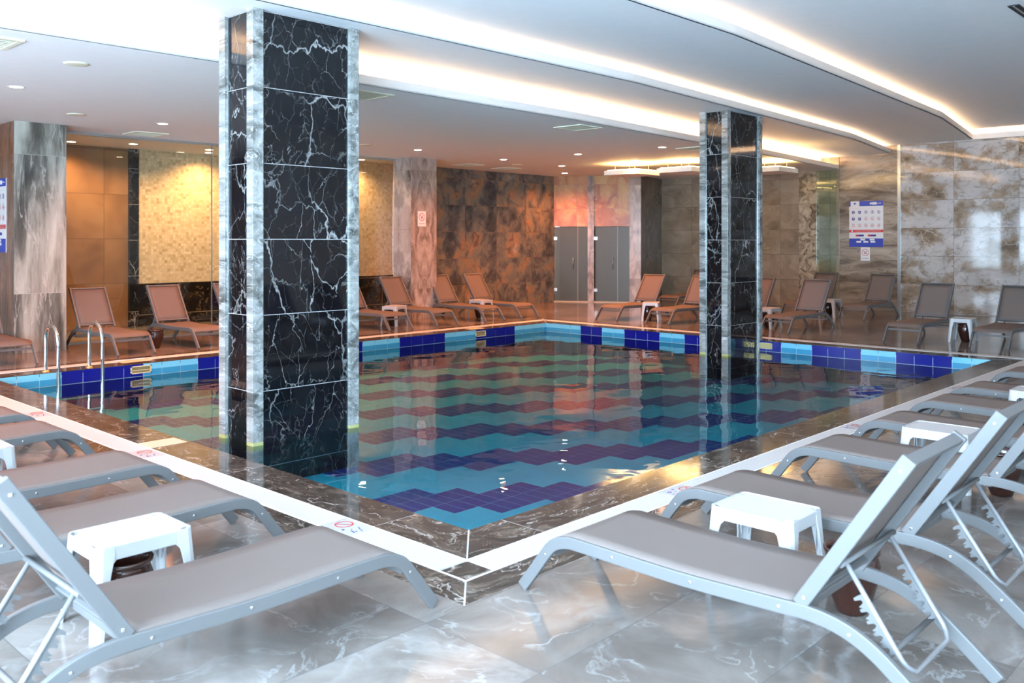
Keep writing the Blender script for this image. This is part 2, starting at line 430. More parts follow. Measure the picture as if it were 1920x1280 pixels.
def frosted():
    s = N('frosted_glass')
    b = s.n('BsdfPrincipled'); b.inputs['Base Color'].default_value = (.095, .105, .08, 1); b.inputs['Roughness'].default_value = .3
    tr = s.n('BsdfTransparent'); tr.inputs[0].default_value = (.5, .52, .45, 1)
    mx = s.n('MixShader'); mx.inputs[0].default_value = .80; s.l(tr.outputs[0], mx.inputs[1]); s.l(b.outputs[0], mx.inputs[2])
    s.l(mx.outputs[0], s.out.inputs[0]); return s.m
M['frost'] = frosted()
def clear(name, tint, ior=1.45, extra=0.0):
    s = N(name)
    tr = s.n('BsdfTransparent'); tr.inputs[0].default_value = tint + (1,)
    gl = s.n('BsdfGlossy'); gl.inputs['Roughness'].default_value = .01
    fr = s.n('Fresnel'); fr.inputs[0].default_value = ior
    f = s.math('ADD', fr.outputs[0], extra)
    mx = s.n('MixShader'); s.l(f, mx.inputs[0]); s.l(tr.outputs[0], mx.inputs[1]); s.l(gl.outputs[0], mx.inputs[2])
    s.l(mx.outputs[0], s.out.inputs[0]); return s.m
M['glass'] = clear('clear_glass', (.93, .96, .94))
M['green'] = clear('green_glass', (.90, .96, .91), 1.4, .02)
def emit(name, col, st):
    s = N(name); e = s.n('Emission'); e.inputs[0].default_value = col + (1,); e.inputs[1].default_value = st
    s.l(e.outputs[0], s.out.inputs[0]); return s.m
M['led'] = emit('warm_led', COVE, 42)
M['ledy'] = emit('amber_led', (1.0, .60, .20), 22)
M['lamp'] = emit('lamp_glow', (1.0, .80, .62), 22)

# ------------------------------------------------------------------ numbers of the place
LX, LY = 11.313, 9.227         # pool opening
WZ = -.19                      # water level
CW, GW, OW = .3775, .2373, .2214
Z1, Z2, Z3, Z4 = 3.82, 4.17, 4.385, 4.62
XR = 20.2                      # right wall plane
XL, YN, YF = -6.5, -6.5, 15.0
PZ = -.62                      # pool floor as it appears

# ------------------------------------------------------------------ floor and pool shell
T0 = CW + GW + OW
def ring(bm, a, b, z0, z1, mitre=True):
    """four mitred strips around the pool opening from offset a to b -> returns nothing"""
def strip(side, a, b, z0, z1):
    bm = new()
    if side == 'near_right': p = [(-a, -a), (LX + a, -a), (LX + b, -b), (-b, -b)]
    if side == 'far_left': p = [(-a, LY + a), (LX + a, LY + a), (LX + b, LY + b), (-b, LY + b)]
    if side == 'near_left': p = [(-a, -a), (-a, LY + a), (-b, LY + b), (-b, -b)]
    if side == 'far_right': p = [(LX + a, -a), (LX + a, LY + a), (LX + b, LY + b), (LX + b, -b)]
    prism(bm, p, z0, z1, 'z'); return bm
bm = new()
for (x0, x1, y0, y1) in ((XL, -T0, YN, 16), (LX + T0, XR + .6, YN, 16), (-T0, LX + T0, YN, -T0), (-T0, LX + T0, LY + T0, 16)):
    box(bm, x0, x1, y0, y1, -.25, 0)
struct('floor', bm, M['floor'])
n = 0
for side, m in (('near_right', 'copx'), ('far_left', 'copx'), ('near_left', 'copy'), ('far_right', 'copy')):
    n += 1; struct('trim_%d' % n, strip(side, 0, CW, -.05, .001), M[m])
for side, m in (('near_right', 'copx'), ('far_left', 'copx'), ('near_left', 'copy'), ('far_right', 'copy')):
    n += 1; struct('trim_%d' % n, strip(side, CW + GW, T0, -.05, .001), M[m])
# thin pale mitre joints at the pool corners
bm = new()
for (cx, cy, sx, sy) in ((0, 0, -1, -1), (LX, 0, 1, -1), (0, LY, -1, 1), (LX, LY, 1, 1)):
    for a, b in ((0.0, CW), (CW + GW, T0)):
        w = .003
        p = [(cx + sx * a + w, cy + sy * a - w * sx * sy), (cx + sx * b + w, cy + sy * b - w * sx * sy), (cx + sx * b - w, cy + sy * b + w * sx * sy), (cx + sx * a - w, cy + sy * a + w * sx * sy)]
        prism(bm, p, 0, .0016, 'z')
n += 1; struct('trim_%d' % n, bm, M['grout'])
# marble corner squares of the gutter
for (cx, cy, sx, sy) in ((0, 0, -1, -1), (LX, 0, 1, -1), (0, LY, -1, 1), (LX, LY, 1, 1)):
    bm = new(); a = CW + .012; b = CW + GW - .012
    xs = sorted((cx + sx * a, cx + sx * b)); ys = sorted((cy + sy * a, cy + sy * b))
    box(bm, xs[0], xs[1], ys[0], ys[1], -.05, -.002)
    n += 1; struct('trim_%d' % n, bm, M['copx'])
# pale edging on both sides of the gutter
for side in ('near_right', 'far_left', 'near_left', 'far_right'):
    for a in (CW, CW + GW - .012):
        n += 1; struct('trim_%d' % n, strip(side, a, a + .012, -.05, .0035), M['white'])
# gutter bed
bm = new()
for x0, x1, y0, y1 in ((-CW - GW, LX + CW + GW, -CW - GW, -CW), (-CW - GW, LX + CW + GW, LY + CW, LY + CW + GW), (-CW - GW, -CW, -CW, LY + CW), (LX + CW, LX + CW + GW, -CW, LY + CW)):
    box(bm, x0, x1, y0, y1, -.25, -.05)
n += 1; struct('trim_%d' % n, bm, M['dark'])

# overflow gratings
g0, g1 = CW + .012, CW + GW - .012
def grating(label, x0, x1, y0, y1, m):
    bm = new(); box(bm, x0, x1, y0, y1, -.03, .004)
    tag(obj('overflow_grating', bm, M[m], None), label, 'grating', 'overflow gratings round the pool')
def near_split(a0, a1, gaps):
    out = []; s = a0
    for g in sorted(gaps): out.append((s, g - .16)); s = g + .16
    out.append((s, a1)); return out
PLQ_L = (.60, 3.51, 6.10); PLQ_R = (1.70, 4.84, 8.06)
segL = near_split(-CW + .0, LY + CW, PLQ_L); segR = near_split(-CW + .0, LX + CW, PLQ_R)
wL = ['stretch of white grating beside the foot of the nearest left lounger, at the pool corner', 'stretch of white grating on the left edge in front of the big black column',
      'stretch of white grating on the left edge running toward the pool ladder', 'last stretch of white grating on the left edge by the frame edge']
wR = ['stretch of white grating on the right edge starting at the near pool corner', 'stretch of white grating on the right edge past the first marked tile',
      'stretch of white grating on the right edge past the second marked tile', 'last stretch of white grating on the right edge by the far right corner']
for w, (a, b) in zip(wL, segL): grating(w, -g1, -g0, a, b, 'gy')
for w, (a, b) in zip(wR, segR): grating(w, a, b, -g1, -g0, 'gx')
grating('thin pale grating line along the far left pool edge before the mosaic wall', -CW, 1.83, LY + g0, LY + g1, 'gx')
grating('pale grating line along the far edge between ladder and the far corner', 2.35, LX + CW, LY + g0, LY + g1, 'gx')
grating('thin pale grating line along the far right pool edge before the rules board wall', LX + g0, LX + g1, -CW, LY + CW, 'gy')

# marked white tiles let into the gratings
def ringmesh(bm, cx, cy, r, w, z, seg=24):
    A = [bm.verts.new((cx + r * math.cos(2 * PI * k / seg), cy + r * math.sin(2 * PI * k / seg), z)) for k in range(seg)]
    B = [bm.verts.new((cx + (r - w) * math.cos(2 * PI * k / seg), cy + (r - w) * math.sin(2 * PI * k / seg), z)) for k in range(seg)]
    for k in range(seg):
        l = (k + 1) % seg; bm.faces.new((A[k], A[l], B[l], B[k]))
def plaque(loc, rz, label):
    t = thing('marked_tile', label, 'tile', loc, rz, 'marked tiles in the gratings')
    bm = new(); box(bm, -.155, .155, -.10, .10, -.028, .0045); obj('tile_face', bm, M['plastic'], t, .002)
    bm = new(); ringmesh(bm, .065, -.01, .062, .009, .0062); 
    c, s_ = math.cos(.7), math.sin(.7)
    v = [bm.verts.new((.065 + a * c - b * s_, -.01 + a * s_ + b * c, .0062)) for a, b in ((-.058, -.004), (.058, -.004), (.058, .004), (-.058, .004))]
    bm.faces.new(v); obj('no_diving_ring', bm, M['signr'], t)
    for (a, b, w, h) in ((-.12, .035, .03, .010), (-.115, .015, .018, .010), (-.085, .03, .012, .012), (-.125, -.02, .014, .010), (-.095, -.03, .022, .009), (-.06, -.045, .012, .012), (-.03, .05, .02, .018), (-.055, .01, .010, .010)):
        bm = new(); box(bm, a, a + w, b, b + h, .0046, .0055); obj('depth_mark', bm, M['signn'], t)
    return t
p0 = plaque((-(g0 + g1) / 2, PLQ_L[0], 0), PI / 2, 'white marked tile in the left grating beside the nearest left lounger')
for y, lb in zip(PLQ_L[1:], ('white marked tile in the left grating left of the big black column', 'white marked tile in the left grating near the pool ladder end')):
    dup(p0, (-(g0 + g1) / 2, y, 0), PI / 2, lb)
for x, lb in zip(PLQ_R, ('white marked tile in the right grating nearest the pool corner', 'white marked tile in the middle of the right grating', 'white marked tile in the right grating farthest from the camera')):
    dup(p0, (x, -(g0 + g1) / 2, 0), 0, lb)
# skimmer lids on the coping
for (x, y, sx, sy, lb) in ((-.20, 3.83, .17, .13, 'cream skimmer lid set in the dark coping left of the black column'), (2.09, 9.60, .24, .13, 'cream skimmer lid on the far coping beside the pool ladder'),
                           (9.25, 9.42, .20, .10, 'cream skimmer lid on the far coping near the far pool corner')):
    bm = new(); box(bm, x - sx, x + sx, y - sy, y + sy, -.02, .004); tag(obj('cover_plate', bm, M['cream'], None, .002), lb, 'lid', 'skimmer lids')

# pool basin
basin = thing('pool_basin', 'rectangular pool basin tiled in turquoise with stepped cobalt zigzag bands', 'pool', (0, 0, -1.0))
bm = new(); box(bm, -.02, LX + .02, -.02, LY + .02, PZ - .2, PZ)
o = obj('basin_floor', bm, M['pfloor'], basin); o.location = (0, 0, 1.0)
bm = new()
box(bm, -.2, 0, -.2, LY + .2, PZ - .2, -.05); box(bm, LX, LX + .2, -.2, LY + .2, PZ - .2, -.05); box(bm, 0, LX, -.2, 0, PZ - .2, -.05); box(bm, 0, LX, LY, LY + .2, PZ - .2, -.05)
o = obj('basin_wall', bm, M['grout'], basin); o.location = (0, 0, 1.0)
# rim tiles (drawn as facing patches of real tiles)
U = .2935
def rim(axis, fixed, inward, length, darks):
    def isdark(c): return any(p < c < q for p, q in darks)
    k = 0
    while k * U < length:
        lo, hi = k * U, min((k + 1) * U, length); dk = isdark((lo + hi) / 2)
        bm = new()
        f0, f1 = sorted((fixed, fixed + inward * .006))
        for (z0, z1) in ((WZ + .004, -.006), (WZ - .19, WZ - .006), (PZ, WZ - .20)):
            if axis == 'x': box(bm, lo + .004, hi - .004, f0, f1, z0, z1)
            else: box(bm, f0, f1, lo + .004, hi - .004, z0, z1)
        o = obj('cobalt_rim_tile' if dk else 'light_blue_rim_tile', bm, M['td'] if dk else M['tl'], basin); o.location = (0, 0, 1.0)
        k += 1
FLD = [(.94, 2.15), (2.97, 4.10), (5.0, 6.2), (7.05, 8.203), (9.094, 10.244)]
FRD = [(.69, 1.56), (2.15, 3.02), (3.61, 4.18), (4.77, 5.65), (6.24, 7.11), (7.70, 8.29)]
rim('x', LY, -1, LX, FLD); rim('y', LX, -1, LY, FRD)
# skimmer mouths in the rim
def skim(x, y, axis, w, lb):
    t = thing('skimmer_mouth', lb, 'skimmer', (x, y, -.165), 0, 'skimmer mouths in the pool rim')
    bm = new(); h = .12; d = .02
    for (a0, a1, z0, z1) in ((-w, w, .02, .035), (-w, w, h, h + .015), (-w, -w + .02, .02, h + .015), (w - .02, w, .02, h + .015), (-w, w, .066, .072)):
        if axis == 'x': box(bm, a0, a1, -d, -.0066, z0, z1)
        else: box(bm, -d, -.0066, a0, a1, z0, z1)
    obj('skimmer_frame', bm, M['cream'], t)
    bm = new()
    if axis == 'x': box(bm, -w + .01, w - .01, -.010, -.0068, .025, h)
    else: box(bm, -.010, -.0068, -w + .01, w - .01, .025, h)
    obj('skimmer_flap', bm, M['brass'], t)
skim(2.02, LY, 'x', .16, 'cream framed skimmer mouth in the far rim beside the pool ladder')
skim(9.22, LY, 'x', .15, 'cream framed skimmer mouth in the far rim near the far corner')
skim(LX, 3.82, 'y', .13, 'skimmer mouth in the right rim just right of the smaller column')
bm = new()
NX = 2
bm.faces.new([bm.verts.new(p) for p in ((.007, .007, WZ), (LX - .007, .007, WZ), (LX - .007, LY - .007, WZ), (.007, LY - .007, WZ))])
tag(obj('pool_water', bm, M['water']), 'still clear water filling the pool, reflecting the walls and lamps', 'water', kind='stuff')

# ------------------------------------------------------------------ ceilings (three stepped bands with light coves)
E1 = [(XL, 4.98), (2.95, 4.97), (7.2, 5.10), (11.8, 5.45), (14.86, 5.72), (XR, 6.26)]
E2 = [(XL, 3.58), (6.74, 3.54), (16.12, 4.19), (XR, 4.86)]
E3 = [(XL, 1.46), (5.9, 1.42), (15.55, 2.08), (XR - .10, 2.82)]
def off(path, d): return [(x, y + d) for x, y in path]
def slab(name, lower, upper, z, th=.02, m='paint'):
    bm = new(); prism(bm, lower + upper[::-1], z, z + th, 'z'); struct(name, bm, M[m])
FAR = [(XL, 16.0), (XR + .4, 16.0)]
slab('ceiling_1', E1 + [(XR + .4, 6.3)], FAR, Z1)
slab('ceiling_2', E2, off(E1, .55), Z2)
slab('ceiling_3', E3 + [(XR + .0, 2.84)], off(E2, .55), Z3)
slab('ceiling_4', [(XL, YN), (XR + .4, YN)], off(E3[:-1], .55) + [(XR + .4, 3.5)], Z4)
def wallstrip(bm, path, th, z0, z1):
    for (a, b) in zip(path, path[1:]):
        p = [a, b, (b[0], b[1] + th), (a[0], a[1] + th)]
        prism(bm, p, z0, z1, 'z')
for i, (E, z, zu) in enumerate(((E1, Z1, Z2), (E2, Z2, Z3), (E3, Z3, Z4))):
    bm = new(); wallstrip(bm, E, .025, z, z + .125); n += 1; struct('trim_%d' % n, bm, M['white'])      # lip
    bm = new(); wallstrip(bm, off(E, .50), .03, z + .02, zu + .02); n += 1; struct('trim_%d' % n, bm, M['white'])  # cove back
# cove along the right wall above the light marble
bm = new(); box(bm, XR - .10, XR - .075, YN, 2.82, Z3, Z3 + .125); box(bm, XR - .10, XR, YN, 2.82, Z3 - .01, Z3); n += 1; struct('trim_%d' % n, bm, M['white'])
# led strips
def led(path, z, lb, m='led', w=.04):
    bm = new()
    for (a, b) in zip(path, path[1:]):
        prism(bm, [a, b, (b[0], b[1] + w), (a[0], a[1] + w)], z, z + .012, 'z')
    tag(obj('light_strip', bm, M[m]), lb, 'light', 'light strips hidden in the ceiling coves')
led(off(E1, .22), Z1 + .105, 'glowing strip in the farthest and lowest ceiling cove')
led(off(E2, .22), Z2 + .105, 'glowing strip in the middle ceiling cove above the columns')
led(off(E3, .22), Z3 + .105, 'glowing strip in the nearest and highest ceiling cove')
bm = new(); box(bm, XR - .06, XR - .03, YN, 2.8, Z3 + .10, Z3 + .11)
tag(obj('light_strip', bm, M['led']), 'glowing strip in the cove above the light marble wall', 'light', 'light strips hidden in the ceiling coves')

# ------------------------------------------------------------------ walls
def wall(name, x0, x1, y0, y1, z0, z1, m):
    bm = new(); box(bm, x0, x1, y0, y1, z0, z1); return struct(name, bm, M[m] if isinstance(m, str) else m)
wall('wall_right', XR, XR + .2, YN, 4.60, 0, Z3, 'wA')
wall('wall_right_upper', XR + .02, XR + .2, YN, 6.3, Z3, Z4 + .02, 'white')
wall('wall_right_recess', XR + .02, XR + .2, 4.68, 6.26, 0, Z3, 'wB')
wall('trim_60', XR - .02, XR + .02, 4.60, 4.68, 0, Z3, 'steel')
wall('wall_far_right', XR, XR + .2, 6.84, 7.43, 0, Z2, 'wCb')
wall('wall_far_right_edge', XR, XR + .2, 6.26, 6.84, 0, Z2, 'wC')
wall('wall_far_right_center', XR, XR + .2, 7.43, 12.12, 0, Z2, 'wC')
# face between the far right wall and the changing-cabin wall
A = (16.80, 13.70); B = (17.93, 11.69); C_ = (18.15, 11.42)
def slant(name, a, b, th, z0, z1, m):
    d = Vector((b[0] - a[0], b[1] - a[1])); L = d.length; ang = math.atan2(d.y, d.x)
    bm = new(); box(bm, 0, L, 0, th, z0, z1)
    o = struct(name, bm, M[m]); o.location = (a[0], a[1], 0); o.rotation_euler = (0, 0, ang); return o, L, ang
slant('wall_far_side', C_, (XR + .1, 12.10), .2, 0, Z2, 'wDk')
CAB, CL, CANG = slant('wall_far_cabins', A, B, .2, 2.29, Z1, 'rust')
def cab(u, v=0, z=0):
    return (A[0] + u * math.cos(CANG) - v * math.sin(CANG), A[1] + u * math.sin(CANG) + v * math.cos(CANG), z)
def cabbox(name, u0, u1, v0, v1, z0, z1, m, par=None, kind='structure', bevel=0):
    bm = new(); box(bm, u0, u1, v0, v1, z0, z1)
    o = obj(name, bm, M[m], par, bevel)
    if par is None:
        o.location = cab(0); o.rotation_euler = (0, 0, CANG)
        if kind: o['kind'] = kind
    return o
fac = CL / 143.0
def cu(px): return (px - 1037) * fac
cabbox('wall_far_pier', cu(1102), cu(1114), -.06, .25, 0, Z1, 'pilR')
cabbox('wall_far_pier_end', cu(1180), cu(1180) + .34, -.04, .25, 0, Z1, 'pilR')
cabbox('wall_far_cabin_back', 0, CL, .9, 1.0, 0, 2.5, 'wDk')
for i, (p0, p1, p2) in enumerate(((1037, 1083, 1102), (1114, 1158, 1180))):
    d = thing('door_%d' % (i + 1), '', 'door'); d['kind'] = 'structure'
    del d['label']; del d['category']
    d.location = cab(0); d.rotation_euler = (0, 0, CANG)
    cabbox('door_leaf', cu(p0) + .03, cu(p1) - .015, .02, .032, .03, 2.28, 'frost', d)
    cabbox('fixed_panel', cu(p1) + .015, cu(p2), .02, .032, .03, 2.28, 'frost', d)
    cabbox('door_post', cu(p1) - .013, cu(p1) + .013, .0, .035, .0, 2.28, 'post2', d)
    cabbox('door_sill', cu(p0), cu(p2), -.02, .05, 0, .03, 'cream', d)
    for z in (.32, 1.88): cabbox('hinge', cu(p0) + .0, cu(p0) + .10, -.01, .045, z, z + .10, 'chrome', d, bevel=.004)
    bm = new(); u = cu(p1) - .14
    tube(bm, [(u, .02, 1.0), (u, -.04, 1.0), (u, -.04, 1.35), (u, .02, 1.35)], .010, 8); obj('door_handle', bm, M['chrome'], d)
wall('wall_far', 11.3, 16.85, 13.70, 13.9, 0, Z1, 'slate')
# pillars
def solid(name, x0, x1, y0, y1, lb, mY, mX):
    t = thing(name, lb, 'pillar', ((x0 + x1) / 2, (y0 + y1) / 2, 0))
    cx, cy = (x0 + x1) / 2, (y0 + y1) / 2
    def part(nm, a, b, c, d, m):
        bm = new(); box(bm, a, b, c, d, 0.001, Z1 - .001); o = obj(nm, bm, M[m], t); o.location = (-cx, -cy, 0)
    part('front_cladding', x0, x1, y0, y0 + .03, mY)
    part('side_cladding', x0, x0 + .03, y0 + .03, y1, mX)
    part('side_cladding', x1 - .03, x1, y0 + .03, y1, mX)
    part('core', x0 + .03, x1 - .03, y0 + .03, y1, mY)
    return t
solid('marble_pillar', 1.10, 1.91, 11.84, 13.95, 'grey striped marble pillar at the left edge, rules board on its reddish side', 'pilL', 'redX')
solid('marble_pillar', 9.72, 10.50, 12.02, 12.70, 'rosy grey marble pillar with a small diving sign beside the mosaic wall', 'pilR', 'pilRx')
# room behind the left glazing
wall('wall_back_bronze', -1.0, 4.34, YF, YF + .2, 0, Z1, 'bronze')
wall('wall_back_pilaster', 4.335, 4.535, YF - .08, YF + .2, 0, Z1, 'blkY')
wall('wall_back_mosaic', 4.535, 8.6, YF, YF + .2, .93, Z1, 'mosaic')
wall('wall_back_wainscot', 4.535, 8.6, YF, YF + .2, 0, .93, 'blkW')
wall('wall_back_mosaic_right', 8.6, 11.3, 13.85, 14.05, .98, Z1, 'mosaic')
wall('wall_back_wainscot_right', 8.6, 11.3, 13.85, 14.05, 0, .98, 'blkW')
wall('wall_back_return', 8.6, 8.7, 14.05, YF + .1, 0, Z1, 'mosaic')
# left and near walls of the room with tall windows (only seen in reflections)
def window_wall(name, axis, fixed, a0, a1, nwin):
    bm = new()
    th = .12
    def b(s, e, z0, z1):
        if axis == 'y': box(bm, fixed - th, fixed, s, e, z0, z1)
        else: box(bm, s, e, fixed - th, fixed, z0, z1)
    b(a0, a1, 0, .4); b(a0, a1, 3.4, Z4)
    step = (a1 - a0) / nwin
    for i in range(nwin + 1):
        c = a0 + i * step; b(max(a0, c - .14), min(a1, c + .14), .4, 3.4)
    struct(name, bm, M['white'])
    for i in range(nwin):
        bm = new(); s = a0 + i * step + .14; e = s + step - .28; mid = (s + e) / 2
        def c(p, q, z0, z1):
            if axis == 'y': box(bm, fixed - .08, fixed - .03, p, q, z0, z1)
            else: box(bm, p, q, fixed - .08, fixed - .03, z0, z1)
        c(s, e, .4, .46); c(s, e, 3.34, 3.4); c(s, s + .05, .46, 3.34); c(e - .05, e, .46, 3.34); c(mid - .03, mid + .03, .46, 3.34); c(s + .05, e - .05, 2.5, 2.55)
        global wn
        wn += 1
        w = struct('window_%d' % wn, bm, M['steel'])
wn = 0
window_wall('wall_left', 'y', XL, YN, 11.0, 7)
wall('wall_near', XL, XR + .2, YN - .12, YN, 0, Z4, 'white')
wall('wall_left_far', XL - .12, XL, 11.0, 16.0, 0, Z4, 'white')
wall('wall_far_left_closing', XL, -1.0, YF, YF + .2, 0, Z1, 'bronze')

# glazing between the pillars
def glaze(x0, x1, y, lb):
    t = thing('glass_partition', lb, 'glass partition', ((x0 + x1) / 2, y, 0), 0, 'frameless glazing between the pillars')
    c = (x0 + x1) / 2
    bm = new(); box(bm, x0 - c, x1 - c, -.006, .006, .02, Z1 - .05); obj('pane', bm, M['glass'], t)
    bm = new(); box(bm, x0 - c, x1 - c, -.02, .02, Z1 - .05, Z1); obj('top_channel', bm, M['steel'], t)
    bm = new(); box(bm, x0 - c, x1 - c, -.015, .015, 0, .02); obj('bottom_channel', bm, M['steel'], t)
    return t
glaze(1.92, 5.02, 12.69, 'clear glass pane right of the left marble pillar, in front of the bronze wall')
glaze(5.03, 9.70, 12.69, 'clear glass pane in front of the mosaic wall behind the big column')
bm = new(); box(bm, 5.018, 5.032, 12.675, 12.705, .02, Z1 - .05); tag(obj('glass_joint_profile', bm, M['steel']), 'thin vertical joint between the two big glass panes before the mosaic', 'profile')
# greenish glass panel beside the rules board wall
bm = new(); box(bm, XR - .16, XR - .145, 6.28, 6.84, .02, Z1 - .03)
tag(obj('green_glass_panel', bm, M['green']), 'tall narrow greenish glass panel left of the large rules board', 'glass panel')
# switch
t = thing('wall_switch', 'small cream switch plate on the mosaic wall right of the big column', 'switch', (9.72 - .43, 13.85, 2.27))
bm = new(); box(bm, -.08, .08, -.015, 0, -.09, .09); obj('switch_plate', bm, M['cream'], t, .004)
bm = new(); box(bm, -.04, .04, -.022, -.015, -.045, .045); obj('rocker', bm, M['vent'], t, .002)

# hanging light soffits by the cabin wall
def soffit(poly, z0, z1, lb, leds):
    cx = sum(p[0] for p in poly) / len(poly); cy = sum(p[1] for p in poly) / len(poly)
    t = thing('light_soffit', lb, 'light', (cx, cy, z0), 0, 'hanging light soffits by the cabins')
    P = [(p[0] - cx, p[1] - cy) for p in poly]
    bm = new(); prism(bm, P, 0, z1 - z0, 'z'); obj('soffit_box', bm, M['white'], t)
    for sx in (-.3, .3):
        for sy in (-.3, .3):
            bm = new(); tube(bm, [(sx, sy, z1 - z0), (sx, sy, Z1 - z0)], .004, 8); obj('hanger_rod', bm, M['post2'], t)
    Q = [(p[0] * .88, p[1] * .88) for p in P]
    bm = new(); prism(bm, Q, z1 - z0 + .001, z1 - z0 + .02, 'z'); obj('soffit_lamp', bm, M['ledy'], t)
    return t
for x0, y0, lb in ((14.22, 8.80, 'white hanging light box left of the smaller column, the left one'), (14.50, 7.40, 'white hanging light box touching the smaller column on its left in view'),
                   (15.90, 5.87, 'white hanging light box seen just right of the smaller column')):
    soffit([(x0, y0), (x0 + 1, y0), (x0 + 1, y0 + 1), (x0, y0 + 1)], 3.52, 3.63, lb, None)

# ------------------------------------------------------------------ the two black columns standing in the water
def column(x0, x1, y0, y1, lb):
    t = thing('marble_column', lb, 'column', (0, 0, 0), 0)
    cx, cy = (x0 + x1) / 2, (y0 + y1) / 2
    t.location = (cx, cy, PZ)
    def part(nm, a, b, c, d, m, z1=Z2 - .001, bev=0):
        bm = new(); box(bm, a, b, c, d, PZ + .001, z1); o = obj(nm, bm, M[m], t, bev); o.location = (-cx, -cy, -PZ); return o
    p = .12; i = .04
    for (a, b) in ((x0, x0 + p), (x1 - p, x1)):
        for (c, d) in ((y0, y0 + p), (y1 - p, y1)): part('corner_post', a, b, c, d, 'post', bev=.003)
    part('front_panel', x0 + p, x1 - p, y0 + i, y0 + i + .03, 'blkY')
    part('back_panel', x0 + p, x1 - p, y1 - i - .03, y1 - i, 'blkY')
    part('side_panel', x0 + i, x0 + i + .03, y0 + p, y1 - p, 'blkX')
    part('side_panel', x1 - i - .03, x1 - i, y0 + p, y1 - p, 'blkX')
    s = .008
    for (xx, yy) in ((x0 + p, y0 + i - s), (x1 - p - s, y0 + i - s)): part('edge_strip', xx, xx + s, yy, yy + s, 'steel')
    for (xx, yy) in ((x0 + i - s, y0 + p), (x0 + i - s, y1 - p - s)): part('edge_strip', xx, xx + s, yy, yy + s, 'steel')
    return t
column(.72, 2.02, 3.83, 4.50, 'large black veined marble column with pale corner posts standing in the near pool water')
column(10.14, 11.42, 3.95, 4.52, 'smaller looking black marble column with pale corner posts near the far right pool edge')

